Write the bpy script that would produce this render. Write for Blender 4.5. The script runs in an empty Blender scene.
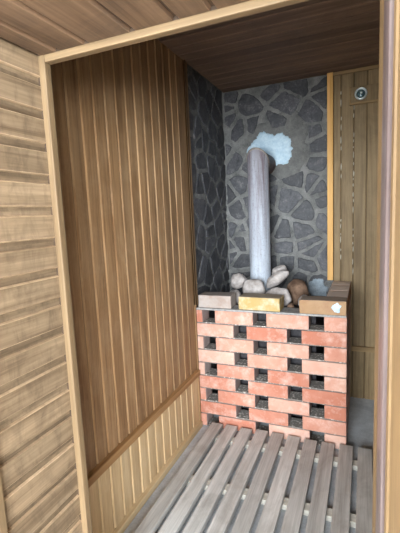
import bpy, bmesh, math, random
from mathutils import Vector, Matrix, noise
random.seed(7)
scene = bpy.context.scene
col = scene.collection
PI = math.pi

# ------------------------------------------------------------------ measured layout (metres, floor at z = 0)
CAMH = 1.3003
XL, YB, YS, YST, ZC = -0.936, 2.759, 2.0765, 2.113, CAMH + 0.8547
XR = 1.05                      # unseen right wall of the sauna
YF0, YF1 = 0.61, 0.80          # front wall thickness
REV = -0.750                   # left reveal surface
JAMB = 0.0222                   # right jamb surface
ZREV = CAMH + 0.4075           # reveal ceiling
RAIL = CAMH - 0.933
XSR = -0.0796                  # right face of the brick surround

# ------------------------------------------------------------------ node helpers
def srgb(r, g, b):
    f = lambda c: c / 12.92 if c <= 0.04045 else ((c + 0.055) / 1.055) ** 2.4
    return (f(r / 255), f(g / 255), f(b / 255), 1)

class NT:
    def __init__(s, name):
        s.m = bpy.data.materials.new(name); s.m.use_nodes = True
        s.t = s.m.node_tree; s.t.nodes.clear()
        s.out = s.n('ShaderNodeOutputMaterial'); s.b = s.n('ShaderNodeBsdfPrincipled')
        s.l(s.b.outputs[0], s.out.inputs[0])
        s.tc = s.n('ShaderNodeTexCoord')
    def n(s, ty, **k):
        x = s.t.nodes.new(ty)
        for a, b in k.items(): setattr(x, a, b)
        return x
    def l(s, a, b): s.t.links.new(a, b)
    def mapping(s, scale, vec=None, loc=None):
        mp = s.n('ShaderNodeMapping'); mp.inputs['Scale'].default_value = scale
        s.l(vec or s.tc.outputs['Object'], mp.inputs['Vector'])
        if loc is not None: s.l(loc, mp.inputs['Location'])
        return mp.outputs[0]
    def noise(s, vec, scale, detail=4, rough=0.6, dist=0.0):
        x = s.n('ShaderNodeTexNoise'); x.inputs['Scale'].default_value = scale
        x.inputs['Detail'].default_value = detail; x.inputs['Roughness'].default_value = rough
        x.inputs['Distortion'].default_value = dist
        s.l(vec, x.inputs['Vector']); return x.outputs['Fac']
    def ramp(s, fac, stops):
        r = s.n('ShaderNodeValToRGB'); e = r.color_ramp.elements
        while len(e) < len(stops): e.new(0.5)
        for i, (p, c) in enumerate(stops):
            e[i].position = p; e[i].color = c if len(c) == 4 else (*c, 1)
        s.l(fac, r.inputs[0]); return r.outputs[0]
    def mix(s, fac, a, b, mode='MIX'):
        x = s.n('ShaderNodeMix', data_type='RGBA', blend_type=mode)
        if isinstance(fac, (int, float)): x.inputs[0].default_value = fac
        else: s.l(fac, x.inputs[0])
        for i, v in ((6, a), (7, b)):
            if isinstance(v, tuple): x.inputs[i].default_value = v
            else: s.l(v, x.inputs[i])
        return x.outputs[2]
    def math(s, op, a, b=0.0):
        x = s.n('ShaderNodeMath', operation=op)
        for i, v in ((0, a), (1, b)):
            if isinstance(v, (int, float)): x.inputs[i].default_value = v
            else: s.l(v, x.inputs[i])
        return x.outputs[0]
    def bump(s, h, strength=0.3, dist=0.004):
        x = s.n('ShaderNodeBump'); x.inputs['Strength'].default_value = strength
        x.inputs['Distance'].default_value = dist
        s.l(h, x.inputs['Height']); s.l(x.outputs[0], s.b.inputs['Normal'])
    def done(s, colour, rough=0.7, metal=0.0, spec=0.3):
        if isinstance(colour, tuple): s.b.inputs['Base Color'].default_value = colour
        else: s.l(colour, s.b.inputs['Base Color'])
        if isinstance(rough, (int, float)): s.b.inputs['Roughness'].default_value = rough
        else: s.l(rough, s.b.inputs['Roughness'])
        s.b.inputs['Metallic'].default_value = metal
        s.b.inputs['Specular IOR Level'].default_value = spec
        return s.m

def wood(name, axis, dark, light, tone=0.35, stain=None, stain_amt=0.4, rough=0.6, spec=0.3, fine=1.0, stain_scale=(4, 4, 4)):
    """wood with its grain along axis; per-board attribute 'tone' shifts grain and brightness"""
    k = NT(name)
    at = k.n('ShaderNodeAttribute', attribute_name='tone')
    off = k.n('ShaderNodeCombineXYZ')
    for i in range(3): k.l(k.math('MULTIPLY', at.outputs['Fac'], 37.0 + 11 * i), off.inputs[i])
    sc = [26.0 * fine] * 3; sc[axis] = 1.3
    g = k.noise(k.mapping(tuple(sc), loc=off.outputs[0]), 1.0, 6, 0.65, 0.8)
    sc2 = [150.0 * fine] * 3; sc2[axis] = 5.0
    g2 = k.noise(k.mapping(tuple(sc2), loc=off.outputs[0]), 1.0, 3, 0.6)
    gg = k.math('ADD', k.math('MULTIPLY', g, 0.72), k.math('MULTIPLY', g2, 0.28))
    c = k.ramp(gg, [(0.30, dark), (0.66, light)])
    if stain:
        s = k.noise(k.mapping(stain_scale, loc=off.outputs[0]), 1.0, 5, 0.7, 0.5)
        c = k.mix(k.math('MULTIPLY', k.ramp(s, [(0.45, (0, 0, 0)), (0.72, (1, 1, 1))]), stain_amt), c, stain)
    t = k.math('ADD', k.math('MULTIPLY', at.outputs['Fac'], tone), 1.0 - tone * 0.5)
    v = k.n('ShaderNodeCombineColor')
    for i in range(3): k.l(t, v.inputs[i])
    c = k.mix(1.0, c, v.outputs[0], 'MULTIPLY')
    k.bump(gg, 0.25, 0.002)
    return k.done(c, rough, 0, spec)

M = {}
M['wall_up'] = wood('aged_wall_board', 2, srgb(98, 66, 38), srgb(168, 132, 94), 0.26, srgb(182, 154, 120), 0.38, 0.5, 0.35)
M['wall_low'] = wood('pale_wall_board', 2, srgb(164, 134, 96), srgb(210, 180, 138), 0.16, srgb(206, 190, 162), 0.3, 0.55)
M['wall_low_y'] = wood('pale_baseboard', 1, srgb(168, 142, 104), srgb(204, 180, 142), 0.1)
M['rail'] = wood('rail_wood', 1, srgb(128, 92, 56), srgb(172, 132, 88), 0.1)
M['rail_x'] = wood('rail_wood_crosswise', 0, srgb(118, 92, 60), srgb(160, 132, 92), 0.1)
M['ceil'] = wood('dark_ceiling_board', 0, srgb(82, 62, 50), srgb(126, 100, 82), 0.35, srgb(72, 56, 46), 0.4, 0.6)
M['rev'] = wood('weathered_reveal_board', 1, srgb(86, 68, 50), srgb(150, 128, 102), 0.3, srgb(80, 66, 52), 0.6, 0.7, 0.2, 1.0, (9, 26, 9))
M['rev_top'] = wood('brown_soffit_board', 1, srgb(80, 60, 44), srgb(128, 102, 80), 0.3, srgb(70, 60, 54), 0.55, 0.6, 0.3, 1.0, (5, 9, 5))
M['trim_v'] = wood('yellow_trim_upright', 2, srgb(86, 68, 48), srgb(132, 109, 80), 0.12)
M['trim_h'] = wood('yellow_trim_crosswise', 0, srgb(86, 68, 48), srgb(132, 109, 80), 0.12)
M['strip'] = wood('orange_strip', 2, srgb(206, 151, 82), srgb(238, 187, 116), 0.1)
M['back'] = wood('back_plank', 2, srgb(112, 90, 62), srgb(160, 136, 100), 0.25, srgb(92, 74, 50), 0.45, 0.6)
M['dark_board'] = wood('dark_wall_board', 2, srgb(64, 46, 32), srgb(100, 74, 52), 0.2)
M['slat'] = wood('grey_slat', 1, srgb(148, 144, 138), srgb(206, 203, 198), 0.24, srgb(118, 108, 98), 0.55, 0.48, 0.5, 1.3, (7, 3.5, 7))
M['joist'] = wood('pale_joist', 0, srgb(178, 170, 156), srgb(226, 220, 208), 0.1)
M['jamb'] = wood('jamb_wood', 2, srgb(108, 84, 56), srgb(150, 124, 88), 0.1, srgb(82, 64, 48), 0.6)

def mat_seal():
    k = NT('worn_dark_seal'); nz = k.noise(k.mapping((60, 60, 3)), 1.0, 4)
    return k.done(k.ramp(nz, [(0.35, srgb(74, 60, 58)), (0.65, srgb(116, 102, 102))]), 0.32, 0, 0.5)
M['seal'] = mat_seal()

def mat_concrete(name, a, b, sc=9):
    k = NT(name); v = k.tc.outputs['Object']
    n1 = k.noise(v, sc, 6, 0.7); n2 = k.noise(v, 120, 3, 0.6)
    f = k.math('ADD', k.math('MULTIPLY', n1, 0.7), k.math('MULTIPLY', n2, 0.3))
    k.bump(n2, 0.3, 0.002)
    return k.done(k.ramp(f, [(0.36, a), (0.64, b)]), 0.85, 0, 0.2)
M['floor'] = mat_concrete('grey_concrete', srgb(164, 166, 168), srgb(204, 206, 208))
M['ground'] = mat_concrete('pale_paving', srgb(176, 172, 166), srgb(206, 202, 196), 2)
M['mortar'] = mat_concrete('grey_mortar', srgb(90, 90, 88), srgb(144, 142, 139), 14)
M['mortar_light'] = mat_concrete('dusty_mortar_bed', srgb(128, 126, 124), srgb(178, 174, 170), 24)
M['render'] = mat_concrete('outer_render', srgb(214, 206, 194), srgb(228, 222, 212), 3)

def mat_joint():
    k = NT('speckled_joint_mortar'); v = k.tc.outputs['Object']
    n1 = k.noise(v, 70, 2, 0.5)
    c = k.ramp(n1, [(0.56, srgb(130, 124, 118)), (0.66, srgb(214, 206, 196))])
    return k.done(c, 0.9, 0, 0.1)
M['joint'] = mat_joint()

def mat_slate():
    k = NT('dark_slate'); at = k.n('ShaderNodeAttribute', attribute_name='tone')
    v = k.tc.outputs['Object']
    n1 = k.noise(v, 16, 6, 0.7, 0.6); n2 = k.noise(v, 90, 4, 0.7)
    f = k.math('ADD', k.math('MULTIPLY', n1, 0.6), k.math('MULTIPLY', n2, 0.4))
    c = k.ramp(f, [(0.34, srgb(46, 46, 49)), (0.55, srgb(80, 79, 82)), (0.70, srgb(130, 126, 124))])
    t = k.math('ADD', k.math('MULTIPLY', at.outputs['Fac'], 0.6), 0.7)
    cc = k.n('ShaderNodeCombineColor')
    for i in range(3): k.l(t, cc.inputs[i])
    k.bump(f, 0.5, 0.006)
    return k.done(k.mix(1.0, c, cc.outputs[0], 'MULTIPLY'), 0.55, 0, 0.4)
M['slate'] = mat_slate()

def mat_brick(name, stops, dust, dust_amt=0.5, rnd=True, top=(146, 136, 128)):
    k = NT(name); oi = k.n('ShaderNodeObjectInfo'); geo = k.n('ShaderNodeNewGeometry')
    v = k.n('ShaderNodeVectorMath', operation='ADD')
    k.l(geo.outputs['Position'], v.inputs[0]); k.l(oi.outputs['Random'], v.inputs[1])
    v = v.outputs[0]
    n1 = k.noise(v, 9, 4, 0.6); n2 = k.noise(v, 60, 5, 0.75); n3 = k.noise(v, 17, 5, 0.7)
    f = k.math('ADD', k.math('MULTIPLY', n1, 0.45), k.math('MULTIPLY', oi.outputs['Random'], 0.38 if rnd else 0.1))
    c = k.ramp(f, stops)
    c = k.mix(k.math('MULTIPLY', k.ramp(n3, [(0.48, (0, 0, 0)), (0.78, (1, 1, 1))]), dust_amt), c, dust)
    c = k.mix(k.math('MULTIPLY', k.ramp(n2, [(0.58, (0, 0, 0)), (0.74, (1, 1, 1))]), 0.28), c, srgb(140, 92, 74))
    # upward faces take top: settled grey dust, painted light on the side course
    sep = k.n('ShaderNodeSeparateXYZ'); k.l(geo.outputs['Normal'], sep.inputs[0])
    up = k.ramp(sep.outputs[2], [(0.6, (0, 0, 0)), (0.95, (1, 1, 1))])
    c = k.mix(k.math('MULTIPLY', up, 0.75), c, srgb(*top))
    if rnd:   # grey mortar dust on the sawn ends inside the gaps
        ends = k.ramp(k.math('ABSOLUTE', sep.outputs[0]), [(0.7, (0, 0, 0)), (0.95, (1, 1, 1))])
        c = k.mix(k.math('MULTIPLY', ends, 0.7), c, srgb(160, 152, 150))
    k.bump(n2, 0.35, 0.003)
    return k.done(c, 0.85, 0, 0.2)
M['brick'] = mat_brick('red_brick', [(0.24, srgb(186, 120, 98)), (0.45, srgb(204, 150, 130)), (0.66, srgb(214, 174, 156))], srgb(232, 208, 196), 0.6)
M['brick_pale'] = mat_brick('smudged_pale_brick', [(0.2, srgb(168, 152, 142)), (0.5, srgb(204, 196, 190))], srgb(156, 124, 106), 0.75, False)
M['brick_yellow'] = mat_brick('yellow_fire_brick', [(0.2, srgb(184, 156, 102)), (0.5, srgb(202, 178, 132))], srgb(220, 210, 192), 0.9, False)
M['brick_tan'] = mat_brick('tan_brick', [(0.2, srgb(162, 128, 96)), (0.5, srgb(196, 164, 130))], srgb(160, 112, 92), 0.75, False)

M['brick_lit_top'] = mat_brick('lit_top_brick', [(0.2, srgb(168, 124, 98)), (0.5, srgb(196, 156, 128))], srgb(186, 150, 130), 0.5, False, (240, 224, 212))  # upward faces paled in colour to stand in for light from above
def mat_pipe():
    k = NT('weathered_pipe'); v = k.tc.outputs['Object']
    st = k.noise(k.mapping((34, 34, 2.6)), 1.0, 6, 0.75); sp = k.noise(v, 85, 5, 0.8)
    sep = k.n('ShaderNodeSeparateXYZ'); k.l(v, sep.inputs[0])
    soot = k.math('ADD', k.math('MULTIPLY', sep.outputs[2], 0.36), k.math('MULTIPLY', st, 0.8))   # heat staining towards the flue bend
    c = k.mix(k.ramp(soot, [(0.40, (0, 0, 0)), (0.82, (1, 1, 1))]), srgb(196, 204, 214), srgb(116, 102, 106))
    c = k.mix(k.math('MULTIPLY', k.ramp(sp, [(0.54, (0, 0, 0)), (0.68, (1, 1, 1))]), 0.6), c, srgb(104, 90, 92))
    k.bump(sp, 0.25, 0.002)
    return k.done(c, 0.6, 0.0, 0.35)
M['pipe'] = mat_pipe()

def mat_plain(name, a, b, sc, rough=0.7, metal=0.0, spec=0.3):
    k = NT(name); n1 = k.noise(k.tc.outputs['Object'], sc, 5, 0.7)
    k.bump(n1, 0.2, 0.003)
    return k.done(k.ramp(n1, [(0.35, a), (0.65, b)]), rough, metal, spec)
M['elbow'] = mat_plain('shaded_elbow', srgb(74, 58, 56), srgb(112, 94, 92), 30, 0.6)  # darker than the upright pipe: the elbow's shade is put into its colour
M['seam'] = mat_plain('sandy_seam', srgb(128, 118, 110), srgb(160, 150, 142), 60)
M['plaster'] = mat_plain('white_plaster', srgb(184, 210, 226), srgb(216, 234, 244), 40, 0.8)
M['smear'] = mat_concrete('smeared_mortar', srgb(98, 97, 95), srgb(132, 130, 126), 22)
M['smear_pale'] = mat_concrete('pale_mortar_smear', srgb(136, 146, 154), srgb(178, 188, 196), 30)
M['stone'] = mat_plain('heater_stone_grey', srgb(140, 130, 124), srgb(194, 185, 180), 18, 0.85)
M['stone_brown'] = mat_plain('heater_stone_brown', srgb(84, 62, 48), srgb(136, 108, 88), 22, 0.85)
M['steel'] = mat_plain('dark_steel', srgb(46, 44, 46), srgb(78, 74, 76), 18, 0.6, 0.3)
M['chrome'] = mat_plain('bright_rim', srgb(206, 216, 216), srgb(232, 238, 238), 40, 0.3, 0.45, 0.8)
M['glassy'] = mat_plain('dark_dial', srgb(58, 72, 78), srgb(92, 120, 124), 60, 0.12, 0.2, 0.6)
M['resin'] = mat_plain('dried_resin', srgb(206, 196, 176), srgb(228, 222, 208), 40, 0.5)

# ------------------------------------------------------------------ object helpers
def link_obj(name, me, parent=None, loc=None):
    o = bpy.data.objects.new(name, me); col.objects.link(o)
    if parent is not None: o.parent = parent
    if loc is not None: o.location = loc
    return o

def obj(name, bm, mats, parent=None, smooth=False, origin=None):
    """link bm (built in world coordinates) as one mesh object; parented objects become local to their parent"""
    off = Vector((0, 0, 0)); p = parent
    while p is not None: off += p.location; p = p.parent
    base = Vector(origin) if origin is not None else off
    bmesh.ops.translate(bm, verts=bm.verts, vec=-base)
    bmesh.ops.recalc_face_normals(bm, faces=bm.faces)
    me = bpy.data.meshes.new(name); bm.to_mesh(me); bm.free()
    for m in (mats if isinstance(mats, (list, tuple)) else [mats]): me.materials.append(m)
    if smooth:
        for f in me.polygons: f.use_smooth = True
    return link_obj(name, me, parent, base - off)

def thing(name, label, cat, loc, group=None):
    o = bpy.data.objects.new(name, None); col.objects.link(o); o.location = loc; o.empty_display_size = 0.1
    o['label'] = label; o['category'] = cat
    if group: o['group'] = group
    return o
def tag(o, label, cat, group=None):
    o['label'] = label; o['category'] = cat
    if group: o['group'] = group
    return o
def struct(name, bm, mats, parent=None, smooth=False, label=None, cat=None):
    o = obj(name, bm, mats, parent, smooth)
    if parent is None:
        o['kind'] = 'structure'
        if label: o['label'] = label; o['category'] = cat
    return o

def tone_layer(bm): return bm.faces.layers.float.get('tone') or bm.faces.layers.float.new('tone')

def box(bm, a, b, tone=None, bev=0.0, mi=0):
    lay = tone_layer(bm)
    x0, y0, z0 = a; x1, y1, z1 = b
    r = bmesh.ops.create_cube(bm, size=1.0)
    vs = r['verts']
    for v in vs:
        v.co = Vector(((x0 + x1) / 2 + v.co.x * (x1 - x0), (y0 + y1) / 2 + v.co.y * (y1 - y0), (z0 + z1) / 2 + v.co.z * (z1 - z0)))
    fs = set(f for v in vs for f in v.link_faces)
    if bev:
        es = set(e for v in vs for e in v.link_edges)
        bmesh.ops.bevel(bm, geom=list(es), offset=bev, segments=2, profile=0.6, affect='EDGES')
        fs = set()
        for f in bm.faces:
            c = f.calc_center_median()
            if x0 - 1e-4 <= c.x <= x1 + 1e-4 and y0 - 1e-4 <= c.y <= y1 + 1e-4 and z0 - 1e-4 <= c.z <= z1 + 1e-4: fs.add(f)
    t = random.random() if tone is None else tone
    for f in fs: f[lay] = t; f.material_index = mi
    return vs

def NB(): return bmesh.new()

def cladding(bm, edges, groove, depth, thick, place, lead=0.35, tail=0.35, groove_tone=0.0, edge_highlight=0.0):
    """boards between consecutive 'edges'; every joint is a channel 'groove' wide and 'depth' deep with chamfered
    sides (lead / tail = share of the groove taken by each chamfer). place(u, v, d): u across boards, v 0/1 along, d out of the wall"""
    lay = tone_layer(bm)
    for i in range(len(edges) - 1):
        u0, u1 = edges[i], edges[i + 1]; g = groove / 2
        prof = [(u0, -depth), (u0 + g * (1 - 2 * lead if lead < .5 else 0), -depth), (u0 + g, 0), (u0 + g + 0.0015, 0.0006),
                (u1 - g - 0.0015, 0.0006), (u1 - g, 0), (u1 - g * (1 - 2 * tail if tail < .5 else 0), -depth), (u1, -depth)]
        prof = [(u, d + random.uniform(-0.0004, 0.0004) * 0) for u, d in prof]
        t = random.random()
        lo = [bm.verts.new(place(u, 0, d)) for u, d in prof]; hi = [bm.verts.new(place(u, 1, d)) for u, d in prof]
        b0 = [bm.verts.new(place(u, k, -thick)) for u in (u0, u1) for k in (0, 1)]
        for j in range(len(prof) - 1):
            f = bm.faces.new((lo[j], lo[j + 1], hi[j + 1], hi[j])); f[lay] = t + (groove_tone if j in (0, 6) else edge_highlight if j in (1, 2, 4, 5) else 0)  # channel faces toned darker; chamfer faces lightened as painted edge highlights
        for f in (bm.faces.new((b0[0], b0[1], b0[3], b0[2])), bm.faces.new(lo + [b0[2], b0[0]]), bm.faces.new(hi + [b0[3], b0[1]]),
                  bm.faces.new((lo[0], hi[0], b0[1], b0[0])), bm.faces.new((lo[-1], hi[-1], b0[3], b0[2]))): f[lay] = t
    return bm

def steps(a, b, p):
    n = max(1, round((b - a) / p)); return [a + (b - a) * i / n for i in range(n + 1)]

# ------------------------------------------------------------------ setting: floor, shell
T = 0.12
b = NB(); box(b, (XL - T, YF0 - 0.1, -0.1), (XR + T, YB + T, 0), 0.5)
struct('floor', b, M['floor'], label='bare grey concrete floor of the sauna', cat='floor')
b = NB(); box(b, (-6, -6, -0.16), (6, YF0 - 0.1, -0.06), 0.5)
g = struct('ground', b, M['ground'], label='pale paved floor outside the sauna doorway', cat='ground')

# left wall: slab, upper boards, lower boards, slate
b = NB(); box(b, (XL - T, YF1, 0), (XL - 0.012, YB + T, ZC + T), 0.5)
wl = struct('wall_left', b, M['mortar'], label='left sauna wall of vertical boards ending in dark stone', cat='wall')
yb0, yb1 = 0.945, YST - 0.022
ed = [0.809 + 0.0731 * i for i in range(18)]; ed[0] = YF1 + 0.002; ed[-1] = yb1 
pl = lambda z0, z1: (lambda u, v, d: (XL + d, u, z1 if v else z0))
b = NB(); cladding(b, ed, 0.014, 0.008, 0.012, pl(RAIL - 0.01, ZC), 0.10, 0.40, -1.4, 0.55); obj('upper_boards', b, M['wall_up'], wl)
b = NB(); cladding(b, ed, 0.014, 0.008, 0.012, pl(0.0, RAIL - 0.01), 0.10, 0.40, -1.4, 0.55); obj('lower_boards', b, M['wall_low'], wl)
b = NB(); box(b, (XL - 0.01, YF1, RAIL - 0.034), (XL + 0.022, YS - 0.004, RAIL), 0.5, 0.004)
struct('trim_1', b, M['rail'], label='brown horizontal rail along the left board wall', cat='rail')
b = NB(); box(b, (XL - 0.01, yb1, 0.0), (XL + 0.010, YS - 0.001, ZC), 0.4, 0.003)
box(b, (XL - 0.01, YS - 0.001, 9.3 * 0.0822), (XL + 0.010, YST, ZC), 0.4, 0.003)
struct('trim_2', b, M['wall_up'], label='upright corner strip where the left boards meet dark stone', cat='trim')
b = NB(); box(b, (XL - 0.005, YF1, 0), (XL + 0.022, YS - 0.004, 0.034), 0.6, 0.004)
struct('baseboard_left', b, M['wall_low_y'], label='low wooden baseboard under the left board wall', cat='baseboard')

# crazy paving of slate
def clip(poly, n, c):
    out = []
    for i in range(len(poly)):
        p, q = poly[i], poly[(i + 1) % len(poly)]
        dp = p[0] * n[0] + p[1] * n[1] - c; dq = q[0] * n[0] + q[1] * n[1] - c
        if dp <= 0: out.append(p)
        if (dp < 0 < dq) or (dq < 0 < dp):
            t = dp / (dp - dq); out.append((p[0] + (q[0] - p[0]) * t, p[1] + (q[1] - p[1]) * t))
    return out
def slate(bm, w, h, place, cell, gap, seed, skip=None, su=1.0):
    rnd = random.Random(seed); lay = tone_layer(bm); pts = []
    nx, ny = max(2, round(w / (cell * su))), max(2, round(h / cell))
    for i in range(-1, nx + 1):
        for j in range(-1, ny + 1):
            if rnd.random() < 0.10: continue
            pts.append(((i + 0.5 + rnd.uniform(-.52, .52) + 0.25 * (j % 2)) * w / nx, (j + 0.5 + rnd.uniform(-.52, .52)) * h / ny))
    for i, p in enumerate(pts):
        poly = [(0.004, 0.004), (w - 0.004, 0.004), (w - 0.004, h - 0.004), (0.004, h - 0.004)]
        for j, q in enumerate(pts):
            if i == j: continue
            n = (q[0] - p[0], q[1] - p[1]); L = math.hypot(*n)
            if L > cell * 4 or L < 1e-6: continue
            n = (n[0] / L, n[1] / L)
            poly = clip(poly, n, (p[0] + q[0]) / 2 * n[0] + (p[1] + q[1]) / 2 * n[1] - gap * rnd.uniform(0.3, 1.0))
            if len(poly) < 3: break
        if len(poly) < 3: continue
        cx = sum(q[0] for q in poly) / len(poly); cy = sum(q[1] for q in poly) / len(poly)
        if skip and skip(cx, cy): continue
        ar = 0.5 * abs(sum(poly[k][0] * poly[(k + 1) % len(poly)][1] - poly[(k + 1) % len(poly)][0] * poly[k][1] for k in range(len(poly))))
        if ar < 0.0012: continue
        pp = []
        for k in range(len(poly)):
            a, c = poly[k], poly[(k + 1) % len(poly)]
            L = math.hypot(c[0] - a[0], c[1] - a[1]); m = max(1, int(L / 0.022))
            for s in range(m):
                t = s / m; j = 0.0045
                u = a[0] + (c[0] - a[0]) * t + rnd.uniform(-j, j); v = a[1] + (c[1] - a[1]) * t + rnd.uniform(-j, j)
                if s == 0: u += (cx - u) * 0.05; v += (cy - v) * 0.05
                pp.append((min(max(u, 0.002), w - 0.002), min(max(v, 0.002), h - 0.002)))
        tt = rnd.random(); th = rnd.uniform(0.005, 0.010)
        lo = [bm.verts.new(place(u, v, -0.002)) for u, v in pp]
        mi = [bm.verts.new(place(u, v, th * 0.75)) for u, v in pp]
        tp = [bm.verts.new(place(u + (cx - u) * 0.07, v + (cy - v) * 0.07, th + rnd.uniform(-.0012, .0012))) for u, v in pp]
        ce = bm.verts.new(place(cx, cy, th))
        N = len(pp)
        for k in range(N):
            k2 = (k + 1) % N
            for f in (bm.faces.new((lo[k], lo[k2], mi[k2], mi[k])), bm.faces.new((mi[k], mi[k2], tp[k2], tp[k])), bm.faces.new((tp[k], tp[k2], ce))):
                f[lay] = tt
XST = -0.2274
# patch of plaster round the flue: centre on the back wall
PCX, PCZ = -0.60, CAMH + 0.40
b = NB(); box(b, (XL - T, YB, 0), (XR + T, YB + T, ZC + T), 0.5)
wb = struct('wall_back', b, M['mortar'], label='back wall, dark crazy paved stone on the left and planks on the right', cat='wall')
b = NB(); slate(b, XST - XL, ZC - 0.5, lambda u, v, d: (XL + u, YB - d, 0.5 + v), 0.128, 0.020, 3,
                skip=lambda u, v: ((u + XL - PCX - 0.03) / 0.22) ** 2 + ((v + 0.5 - PCZ - 0.04) / 0.19) ** 2 < 1)
obj('stone_cladding', b, M['slate'], wb)
b = NB(); slate(b, YB - YST, ZC - 0.5, lambda u, v, d: (XL - 0.012 + d, YST + u, 0.5 + v), 0.130, 0.019, 11)
obj('stone_cladding', b, M['slate'], wl)

def blob_patch(bm, place, outline, th, rnd):
    n = len(outline); cx = sum(p[0] for p in outline) / n; cy = sum(p[1] for p in outline) / n
    lo = [bm.verts.new(place(u, v, 0)) for u, v in outline]
    rings = [lo]
    for s, d in ((0.97, th * 0.7), (0.85, th), (0.6, th * 1.1), (0.3, th * 1.15)):
        rings.append([bm.verts.new(place(cx + (u - cx) * s, cy + (v - cy) * s, d + rnd.uniform(-1, 1) * th * 0.15)) for u, v in outline])
    for a, c in zip(rings, rings[1:]):
        for k in range(n): bm.faces.new((a[k], a[(k + 1) % n], c[(k + 1) % n], c[k]))
    bm.faces.new(rings[-1])
def rough_outline(cx, cy, rx, ry, n, amp, seed, fn=None):
    out = []
    for i in range(n):
        a = 2 * PI * i / n
        r = 1 + amp * noise.noise(Vector((math.cos(a) * 1.4 + seed, math.sin(a) * 1.4, seed))) + amp * 0.28 * noise.noise(Vector((math.cos(a) * 6, math.sin(a) * 6 + seed, 1.3))) + amp * 0.16 * noise.noise(Vector((math.cos(a) * 16, math.sin(a) * 16 + seed, 1.3)))
        if fn: r *= fn(a)
        out.append((cx + rx * r * math.cos(a), cy + ry * r * math.sin(a)))
    return out
rnd = random.Random(5)
onback = lambda u, v, d: (u, YB - d, v)
b = NB(); blob_patch(b, onback, rough_outline(PCX + 0.06, PCZ + 0.05, 0.22, 0.20, 90, 0.35, 4.0), 0.006, rnd); obj('mortar_smear', b, M['smear'], wb, True)
b = NB(); blob_patch(b, onback, rough_outline(PCX - 0.005, PCZ + 0.02, 0.145, 0.135, 110, 0.40, 9.0), 0.016, rnd); obj('plaster_patch', b, M['plaster'], wb, True)
b = NB(); blob_patch(b, onback, rough_outline(-0.30, CAMH - 0.555, 0.06, 0.09, 60, 0.45, 2.0), 0.012, rnd); obj('plaster_patch', b, M['smear_pale'], wb, True)

# back planks, resin, rail, orange strip
xp = [-0.193, -0.146, -0.069] + [0.008 + 0.077 * i for i in range(14)]; xp = [x for x in xp if x < XR - 0.03] + [XR]
pb = lambda z0, z1: (lambda u, v, d: (u, YB - 0.014 - d, z1 if v else z0))
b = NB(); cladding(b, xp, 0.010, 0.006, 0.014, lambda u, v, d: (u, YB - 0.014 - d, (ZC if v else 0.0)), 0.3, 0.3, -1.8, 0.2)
obj('plank_cladding', b, M['back'], wb)
b = NB(); rr = random.Random(2)
for gx in (-0.146, -0.070):
    z = 0.86
    while z < ZC - 0.12:
        L = rr.uniform(0.012, 0.06); 
        if rr.random() < 0.72:
            r = bmesh.ops.create_icosphere(b, subdivisions=1, radius=1.0)
            bmesh.ops.scale(b, vec=(rr.uniform(.002, .0042), 0.003, L / 2), verts=r['verts'])
            bmesh.ops.translate(b, vec=(gx + rr.uniform(-.0015, .0015), YB - 0.0125, z + L / 2), verts=r['verts'])
        z += L + rr.uniform(0.0, 0.03)
obj('resin_drips', b, M['resin'], wb, True)
b = NB(); box(b, (XSR + 0.004, YB - 0.034, RAIL - 0.028), (XR, YB - 0.012, RAIL + 0.006), 0.5, 0.004)
struct('trim_3', b, M['rail_x'], label='horizontal rail low on the plank back wall', cat='rail')
b = NB(); box(b, (XST - 0.002, YB - 0.036, 10 * 0.0822 + 0.002), (-0.193, YB - 0.002, ZC), 0.7, 0.003)
struct('trim_4', b, M['strip'], label='bright orange upright strip between dark stone and planks', cat='trim')
b = NB(); box(b, (XST, YB - 0.030, ZC - 0.020), (XR, YB - 0.012, ZC), 0.5, 0.003)
struct('trim_5', b, M['rail_x'], label='thin ceiling strip over the plank back wall', cat='trim')

# right wall, ceiling
b = NB(); box(b, (XR, YF1, 0), (XR + T, YB + T, ZC + T), 0.5)
wr = struct('wall_right', b, M['mortar'], label='right sauna wall of vertical boards', cat='wall')
b = NB(); cladding(b, steps(YF1, YB - 0.014, 0.077), 0.014, 0.008, 0.012, lambda u, v, d: (XR - 0.012 - d, u, (ZC if v else 0)), 0.1, 0.49)
obj('board_cladding', b, M['dark_board'], wr)
b = NB(); box(b, (XL - T, YF1, ZC + 0.012), (XR + T, YB + T, ZC + T), 0.5)
ce = struct('ceiling', b, M['mortar'], label='dark brown board ceiling of the sauna', cat='ceiling')
b = NB(); cladding(b, steps(YF1, YB, 0.092), 0.010, 0.006, 0.012, lambda u, v, d: ((XR if v else XL), u, ZC - d), 0.3, 0.3)
obj('board_cladding', b, M['ceil'], ce)

# front wall with the doorway
b = NB()
box(b, (XL - T, YF0 - 0.078, -0.06), (REV - 0.014, YF1, ZC + T), 0.5)
box(b, (JAMB + 0.018, 0.226, -0.06), (XR + T, YF1, ZC + T), 0.5)
box(b, (REV - 0.014, YF0 - 0.078, ZREV + 0.014), (JAMB + 0.018, YF1, ZC + T), 0.5)
wf = struct('wall_front', b, M['render'], label='thick front wall round the sauna doorway', cat='wall')
b = NB(); cladding(b, steps(JAMB + 0.03, XR, 0.077), 0.014, 0.008, 0.012, lambda u, v, d: (u, YF1 + 0.012 + d, (ZC if v else 0)), 0.2, 0.2)
cladding(b, steps(XL, JAMB + 0.03, 0.077), 0.014, 0.008, 0.012, lambda u, v, d: (u, YF1 + 0.012 + d, (ZC if v else ZREV + 0.004)), 0.2, 0.2)
obj('inner_boards', b, M['dark_board'], wf)  # unseen dark lining added to cut light bounced inside the sauna
gz = [CAMH + 0.348 - 0.0801 * i for i in range(-1, 22)]; gz = sorted(z for z in gz if -0.05 < z < ZREV - 0.01); gz = [-0.06] + gz + [ZREV + 0.012]
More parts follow.
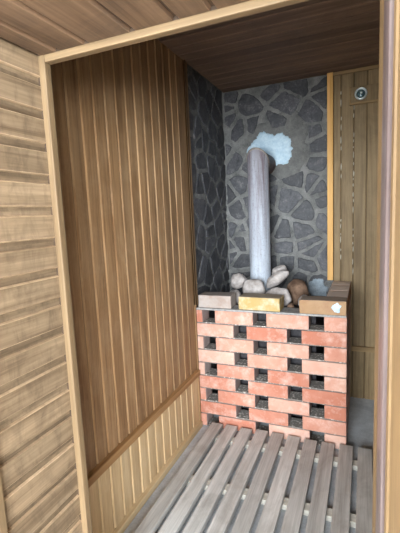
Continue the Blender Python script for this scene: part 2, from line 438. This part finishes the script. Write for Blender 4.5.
b = NB(); cladding(b, gz, 0.024, 0.006, 0.014, lambda u, v, d: (REV + d, (YF1 - 0.004 if v else YF0 - 0.065), u), 0.11, 0.11, -0.7, 2.2)
obj('reveal_boards', b, M['rev'], wf)
gx = [REV, -0.687, -0.600, -0.475, -0.368, -0.284, -0.185, -0.085, JAMB]
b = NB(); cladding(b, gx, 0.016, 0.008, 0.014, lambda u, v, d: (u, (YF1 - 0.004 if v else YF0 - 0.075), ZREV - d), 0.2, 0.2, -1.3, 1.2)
obj('soffit_boards', b, M['rev_top'], wf)
b = NB(); box(b, (JAMB - 0.002, 0.348, -0.06), (JAMB + 0.018, YF1 - 0.02, ZREV), 0.5); obj('jamb_board', b, M['jamb'], wf)
b = NB(); box(b, (JAMB, 0.226, -0.06), (JAMB + 0.018, 0.352, ZREV), 0.8); obj('jamb_board', b, M['jamb'], wf)
b = NB(); box(b, (JAMB - 0.006, 0.374, 0.0), (JAMB + 0.004, 0.487, ZREV), 0.5, 0.006); obj('door_seal', b, M['seal'], wf, True)
# unseen anteroom added behind the camera; its rear opening shapes the daylight
PL, PR_, PY0, PZ = -1.45, 1.95, -2.2, 2.35
WX0, WX1, WZ0, WZ1 = -0.95, 1.85, 0.75, 2.25
b = NB(); box(b, (PL - T, PY0 - T, -0.06), (PL, YF0 - 0.078, PZ + T), 0.5); struct('wall_added_left', b, M['render'], label='unseen left wall of the added anteroom before the doorway', cat='wall')
b = NB(); box(b, (PR_, PY0 - T, -0.06), (PR_ + T, 0.226, PZ + T), 0.5); struct('wall_added_right', b, M['render'], label='unseen right wall of the added anteroom before the doorway', cat='wall')
b = NB(); box(b, (PL, PY0 - T, PZ), (PR_, 0.226, PZ + T), 0.5); struct('ceiling_added', b, M['rev_top'], label='unseen board ceiling of the added anteroom before the doorway', cat='ceiling')
b = NB()
for a, c in (((PL, PY0 - T, -0.06), (WX0, PY0, PZ)), ((WX1, PY0 - T, -0.06), (PR_, PY0, PZ)), ((WX0, PY0 - T, -0.06), (WX1, PY0, WZ0)), ((WX0, PY0 - T, WZ1), (WX1, PY0, PZ))): box(b, a, c, 0.5)
struct('wall_added_rear', b, M['render'], label='unseen rear wall of the added anteroom round the lamp opening', cat='wall')
b = NB(); box(b, (REV - 0.013, YF1 - 0.005, 0), (REV, YF1, ZREV), -1.5); box(b, (REV - 0.013, YF1 - 0.005, ZREV), (JAMB, YF1, ZREV + 0.013), -1.5)
obj('board_end_strip', b, M['rev_top'], wf)
# trims of the doorway
b = NB(); box(b, (REV + 0.0006, YF1 - 0.008, 0), (REV + 0.0205, YF1 + 0.014, ZREV), 0.5, 0.003)
struct('trim_6', b, M['trim_v'], label='yellow upright door frame strip on the left of the doorway', cat='trim')
b = NB(); box(b, (REV + 0.0205, YF1 - 0.008, ZREV - 0.0185), (JAMB - 0.001, YF1 + 0.014, ZREV - 0.0006), 0.5, 0.003)
struct('trim_7', b, M['trim_h'], label='yellow door frame strip across the top of the doorway', cat='trim')
b = NB(); box(b, (JAMB - 0.0015, YF1 - 0.14, 0), (JAMB + 0.024, YF1 + 0.010, ZREV - 0.0185), 0.7, 0.003)
struct('trim_8', b, M['trim_v'], label='narrow yellow door frame strip on the right of the doorway', cat='trim')
b = NB(); box(b, (REV - 0.014, YF0 - 0.078, -0.06), (REV + 0.010, YF0 - 0.056, ZREV + 0.01), 0.5, 0.003)
struct('trim_9', b, M['trim_v'], label='outer yellow strip on the near edge of the left reveal', cat='trim')

# ------------------------------------------------------------------ slatted floor board
duck = thing('slatted_floor_board', 'grey weathered slatted wooden floor board in front of the brick stove', 'duckboard', (-0.4, 1.5, 0))
ys_end = 2.060
rs = random.Random(4)
for i in range(10):
    x0 = -0.842 + 0.0912 * i; dy = rs.uniform(-0.008, 0.006)
    b = NB(); box(b, (x0, 0.86 + rs.uniform(0, .01), 0.0245), (x0 + 0.068, ys_end + dy - 0.002, 0.051), None, 0.003); obj('slat', b, M['slat'], duck)
for y in (1.19, 1.575, 1.955):
    b = NB(); box(b, (-0.83, y - 0.024, 0.0), (0.04, y + 0.024, 0.025), 0.5, 0.002); obj('joist', b, M['joist'], duck)

# ------------------------------------------------------------------ brick surround
H, BR, BD, G, MT = 0.0822, 0.23, 0.113, 0.078, 0.0065
XSL = XSR - 3 * BR - 2 * G
sur = thing('brick_surround', 'openwork surround of red bricks with square gaps around the stove', 'brickwork', ((XSL + XSR) / 2, 2.4, 0))
rb = random.Random(12)
def brick(x0, x1, y0, y1, k, mat='brick', parent=sur):
    b = NB(); j = lambda a: rb.uniform(-a, a)
    z0 = k * H + MT
    vs = box(b, (x0 + 0.0005, y0 + rb.uniform(0, 0.004), z0), (x1 - 0.0005, y1, (k + 1) * H), 0.5)
    bmesh.ops.subdivide_edges(b, edges=b.edges, cuts=3, use_grid_fill=True)
    bmesh.ops.bevel(b, geom=[e for e in b.edges if len(e.link_faces) == 2 and e.calc_face_angle() > 0.8], offset=0.0035, segments=2, profile=0.6, affect='EDGES')
    s = rb.uniform(0, 50)
    for v in b.verts:
        n = noise.noise_vector(Vector((v.co.x * 22 + s, v.co.y * 22, v.co.z * 22)))
        v.co += n * 0.0011
    o = obj('brick', b, M[mat], parent, True, origin=((x0 + x1) / 2, (y0 + y1) / 2, z0))
    return o
for k in range(9):
    course = 9 - k           # 1 = top course
    if course % 2 == 0: xs = [(XSL + i * (BR + G), XSL + i * (BR + G) + BR) for i in range(3)]
    else:
        c0 = XSR - 0.113 - G - BR
        xs = [(XSR - 0.113, XSR), (c0, c0 + BR), (c0 - G - BR, c0 - G), (XSL, c0 - 2 * G - BR)]
    for x0, x1 in xs: brick(x0, x1, YS, YS + BD, k)
    ya = YS + BD if course % 2 == 0 else YS + BD + 0.06
    ysd = [(ya, ya + BR), (ya + BR + 0.06, min(ya + 2 * BR + 0.06, YB - 0.04))]
    for y0, y1 in ysd: brick(XSR - BD, XSR, y0, y1, k)
    b = NB(); box(b, (XSL, YS + 0.011, k * H), (XSR - 0.003, YS + BD - 0.004, k * H + MT), 0.5); obj('mortar_joint', b, M['joint'], sur)
    b = NB(); box(b, (XSR - BD + 0.004, YS + BD - 0.004, k * H), (XSR - 0.004, YB - 0.042, k * H + MT), 0.5); obj('mortar_joint', b, M['joint'], sur)
b = NB(); box(b, (XSL, YS + 0.003, 9 * H), (XSR - 0.003, YS + BD + 0.01, 9 * H + 0.0115), 0.5, 0.002); obj('mortar_bed', b, M['mortar_light'], sur)
b = NB(); box(b, (XSR - BD + 0.004, YS + BD - 0.004, 9 * H), (XSR - 0.004, YB - 0.042, 9 * H + 0.006), 0.5); obj('mortar_joint', b, M['joint'], sur)
# top course of the side wall
yy = YS + BD + 0.012
for y1 in (yy + 0.185, yy + 0.37, YB - 0.040):
    brick(XSR - BD, XSR, yy, y1 - 0.004, 9, 'brick_lit_top'); yy = y1

def loose_brick(cx, cy, L, rot, mat, label):
    b = NB(); box(b, (-L / 2, -BD / 2, 0), (L / 2, BD / 2, 0.0755), 0.5)
    bmesh.ops.subdivide_edges(b, edges=b.edges, cuts=4, use_grid_fill=True)
    bmesh.ops.bevel(b, geom=[e for e in b.edges if len(e.link_faces) == 2 and e.calc_face_angle() > 0.8], offset=0.004, segments=2, profile=0.6, affect='EDGES')
    for v in b.verts:
        n = noise.noise_vector(Vector((v.co.x * 24 + cx * 40, v.co.y * 24, v.co.z * 24)))
        v.co += Vector((n.x, n.y, n.z if v.co.z > 0.01 else 0)) * 0.0022
    o = obj('brick', b, M[mat], None, True)
    o.location = (cx, cy, 9 * H + 0.0118); o.rotation_euler.z = rot
    return tag(o, label, 'brick', 'loose bricks on top of the surround')
loose_brick(-0.813, YS + 0.014 + BD / 2, 0.203, 0.02, 'brick_pale', 'pale smudged brick lying on the left end of the brick surround')
loose_brick(-0.543, YS + 0.012 + BD / 2, 0.238, -0.04, 'brick_yellow', 'yellow and white brick lying at the middle of the surround top')
o = loose_brick(-0.2005, YS + 0.003 + BD / 2, 0.238, -0.012, 'brick_tan', 'tan brown brick with a grey mortar spot at the right corner of the surround')
b = NB(); rr2 = random.Random(3)
blob_patch(b, lambda u, v, d: (u, -BD / 2 + 0.001 - d, v), rough_outline(0.072, 0.040, 0.022, 0.024, 28, 0.5, 6.0), 0.004, rr2)
bmesh.ops.recalc_face_normals(b, faces=b.faces)
me = bpy.data.meshes.new('mortar_spot'); b.to_mesh(me); b.free(); me.materials.append(M['plaster'])
link_obj('mortar_spot', me, o)

# ------------------------------------------------------------------ stove, flue and stones
ST = 0.715          # top plate of the stove
stove = thing('sauna_stove', 'dark steel stove hidden inside the openwork brick surround', 'stove', (-0.58, 2.47, 0))
b = NB(); box(b, (-0.86, 2.235, 0.07), (-0.25, 2.71, ST - 0.012), 0.5, 0.01); obj('body', b, M['steel'], stove)
b = NB(); box(b, (-0.87, 2.225, ST - 0.012), (-0.24, 2.72, ST), 0.5, 0.003); obj('top_plate', b, M['steel'], stove)
for x in (-0.83, -0.29):
    for y in (2.27, 2.67):
        b = NB(); box(b, (x - 0.02, y - 0.02, 0), (x + 0.02, y + 0.02, 0.072), 0.5); obj('leg', b, M['steel'], stove)

PX, PY, PR = -0.638, 2.52, 0.069
ZB = CAMH + 0.395   # bend: outer front edge height
flue = thing('flue_pipe', 'pale weathered upright flue pipe rising from the stones and bending into the wall', 'pipe', (PX, PY, ST))
def ring(bm, pts): return [bm.verts.new(p) for p in pts]
N = 40
b = NB(); rows = []
zc = ZB - PR        # axis height of the bend
for z in [ST + 0.001 + (zc - 0.02 - ST) * i / 14 for i in range(15)] + [None]:
    rw = []
    for i in range(N):
        a = 2 * PI * i / N; x = PX + PR * math.cos(a); y = PY + PR * math.sin(a)
        rw.append((x, y, z if z is not None else zc - (y - PY)))       # 45 degree mitre
    rows.append(ring(b, rw))
for a, c in zip(rows, rows[1:]):
    for i in range(N): b.faces.new((a[i], a[(i + 1) % N], c[(i + 1) % N], c[i]))
b.faces.new(rows[0])
obj('upright_pipe', b, M['pipe'], flue, True)
b = NB(); rows = []
for y in (None, 2.66, YB - 0.004):
    rw = []
    for i in range(N):
        a = 2 * PI * i / N; x = PX + PR * math.cos(a); s = math.sin(a) * PR
        rw.append((x, y if y is not None else PY + s, zc - s))
    rows.append(ring(b, rw))
for a, c in zip(rows, rows[1:]):
    for i in range(N): b.faces.new((a[i], a[(i + 1) % N], c[(i + 1) % N], c[i]))
obj('elbow', b, M['elbow'], flue, True)
# raised mitre seam
b = NB(); rows = []
for dr, dn in ((0.000, -0.007), (0.004, -0.004), (0.004, 0.004), (0.000, 0.007)):
    rw = []
    for i in range(N):
        a = 2 * PI * i / N; r = PR + dr; s = math.sin(a)
        rw.append((PX + r * math.cos(a), PY + r * s - dn * 0.2, zc - r * s + dn))
    rows.append(ring(b, rw))
for a, c in zip(rows, rows[1:]):
    for i in range(N): b.faces.new((a[i], a[(i + 1) % N], c[(i + 1) % N], c[i]))
obj('seam', b, M['seam'], flue, True)

def stone(cx, cy, cz, sx, sy, sz, rot, mat, label, seed):
    b = NB(); bmesh.ops.create_icosphere(b, subdivisions=3, radius=1.0)
    for v in b.verts:
        d = v.co.normalized()
        n = noise.noise(d * 1.3 + Vector((seed * 7.1, 0, 0))) * 0.30 + noise.noise(d * 3.1 + Vector((0, seed * 3.3, 0))) * 0.10
        v.co = d * (1 + n)
        m = 0.92
        for ax in range(3): v.co[ax] = max(-m, min(m, v.co[ax]))       # broken flat faces
    rq = random.Random(seed * 13)
    for q in range(11):                                                # flat fracture planes
        d = Vector((rq.gauss(0, 1), rq.gauss(0, 1), rq.gauss(0, 1))).normalized(); off = rq.uniform(0.66, 0.9)
        for v in b.verts:
            e = v.co.dot(d) - off
            if e > 0: v.co -= d * e * 0.92
    bmesh.ops.smooth_vert(b, verts=b.verts, factor=0.25, use_axis_x=True, use_axis_y=True, use_axis_z=True)
    bmesh.ops.scale(b, vec=(sx * 1.08, sy, sz * 1.08), verts=b.verts)
    o = obj('stove_stone', b, M[mat], None, True)
    o.location = (cx, cy, cz); o.rotation_euler = rot
    return tag(o, label, 'stone', 'stones heaped on the stove')
SG = 'stone'
S = [  # x, y, z, half sizes, rotation, material, label
    (-0.752, 2.315, 0.768, .042, .052, .054, (0, 0.1, 0.3), SG, 'pale stone low at the left foot of the flue pipe'),
    (-0.752, 2.400, 0.862, .056, .056, .058, (0, 0.4, 0.2), SG, 'rounded grey stone higher up against the left side of the flue pipe'),
    (-0.632, 2.335, 0.812, .076, .056, .078, (0, 0.0, 0.1), SG, 'large round pale stone in front of the flue pipe'),
    (-0.474, 2.298, 0.788, .086, .050, .062, (0, 0.06, -0.1), SG, 'broad grey stone behind the right end of the yellow brick'),
    (-0.505, 2.395, 0.882, .096, .040, .038, (0, -0.62, 0.1), SG, 'long slanting stone on top, right of the flue pipe'),
    (-0.508, 2.485, 0.915, .054, .040, .040, (0, -0.45, 0.3), SG, 'small topmost stone right beside the flue pipe'),
    (-0.385, 2.425, 0.800, .066, .060, .082, (0, -0.3, 0.2), 'stone_brown', 'dark brown rusty stone on the right of the heap'),
    (-0.326, 2.285, 0.765, .029, .040, .050, (0, 0.2, 0.4), SG, 'small pale stone in the gap before the dark brown stone'),
    (-0.394, 2.248, 0.740, .022, .030, .030, (0, 0.3, 0.0), 'stone_brown', 'small brown stone low between the yellow and tan bricks'),
    (-0.815, 2.450, 0.752, .045, .050, .043, (0, 0.0, 0.9), SG, 'low grey stone at the far left of the heap'),
]
for i, s in enumerate(S): stone(*s, i + 1)

# ------------------------------------------------------------------ round fitting on the back wall
vx, vz, yw = -0.030, CAMH + 0.699, YB - 0.014
vent = thing('round_fitting', 'small round chrome rimmed fitting on a short board high on the plank wall', 'fitting', (vx, yw, vz))
b = NB(); box(b, (-0.094, yw - 0.014, CAMH + 0.648), (0.16, yw + 0.002, CAMH + 0.748), 0.3, 0.003); obj('mounting_board', b, M['back'], vent)
b = NB(); box(b, (-0.096, yw - 0.030, CAMH + 0.640), (0.16, yw + 0.002, CAMH + 0.652), 0.9, 0.002); box(b, (-0.096, yw - 0.022, CAMH + 0.652), (-0.088, yw + 0.002, CAMH + 0.748), 0.7, 0.002)
obj('edge_strip', b, M['rail_x'], vent)
b = NB(); rows = []
for r, d in ((.036, 0), (.037, .012), (.034, .020), (.029, .021), (.025, .016), (.024, .010)):
    rows.append(ring(b, [(vx + r * math.cos(2 * PI * i / 32), yw - 0.013 - d, vz + r * math.sin(2 * PI * i / 32)) for i in range(32)]))
for a, c in zip(rows, rows[1:]):
    for i in range(32): b.faces.new((a[i], a[(i + 1) % 32], c[(i + 1) % 32], c[i]))
b.faces.new(rows[0]); obj('rim', b, M['chrome'], vent, True)
b = NB(); rows = []
for r, d in ((.0245, .008), (.020, .013), (.012, .016), (.005, .017)):
    rows.append(ring(b, [(vx + r * math.cos(2 * PI * i / 32), yw - 0.013 - d, vz + r * math.sin(2 * PI * i / 32)) for i in range(32)]))
for a, c in zip(rows, rows[1:]):
    for i in range(32): b.faces.new((a[i], a[(i + 1) % 32], c[(i + 1) % 32], c[i]))
b.faces.new(rows[-1]); b.faces.new(rows[0]); obj('dial', b, M['glassy'], vent, True)

b = NB(); r = bmesh.ops.create_uvsphere(b, u_segments=14, v_segments=8, radius=0.008)
bmesh.ops.translate(b, vec=(vx + 0.003, yw - 0.030, vz + 0.004), verts=b.verts); obj('dial_glint', b, M['chrome'], vent, True)  # small bright ball added as the highlight on the dial

# ------------------------------------------------------------------ daylight
w = bpy.data.worlds.new('sky'); scene.world = w; w.use_nodes = True
nt = w.node_tree; bg = nt.nodes['Background']
bg.inputs[0].default_value = (0.86, 0.94, 1.0, 1); bg.inputs[1].default_value = 1.0
ld = bpy.data.lights.new('added_daylight', 'AREA'); ld.shape = 'RECTANGLE'; ld.size = WX1 - WX0; ld.size_y = WZ1 - WZ0
ld.energy = 330; ld.color = (0.84, 0.93, 1.0)
lo = bpy.data.objects.new('added_daylight', ld); col.objects.link(lo)
lo.location = ((WX0 + WX1) / 2, PY0 - T * 0.5, (WZ0 + WZ1) / 2); lo.rotation_euler = (PI / 2, 0, 0)   # lamp added as daylight in the unseen opening, faces +y into the anteroom

# ------------------------------------------------------------------ camera
f, yaw, pitch, roll = 388.525, 0.40367, 0.13157, 0.04512
c, s, cp, sp, cr, sr = math.cos(yaw), math.sin(yaw), math.cos(pitch), math.sin(pitch), math.cos(roll), math.sin(roll)
right = Vector((c * cr + s * sr * sp, s * cr - c * sr * sp, -sr * cp))
up = Vector((c * sr - s * cr * sp, s * sr + c * cr * sp, cr * cp))
fwd = Vector((-s * cp, c * cp, -sp))
cam = bpy.data.cameras.new('camera'); co = bpy.data.objects.new('camera', cam); col.objects.link(co)
m = Matrix((right, up, -fwd)).transposed().to_4x4(); m.translation = (0, 0, CAMH)
co.matrix_world = m
cam.sensor_fit = 'VERTICAL'; cam.sensor_height = 36.0; cam.lens = f * 36.0 / 533.0; cam.clip_start = 0.02
scene.camera = co
vs = scene.view_settings
vs.view_transform = 'Standard'; vs.look = 'None'; vs.gamma = 1.0; vs.use_curve_mapping = False
vs.exposure = 0.96
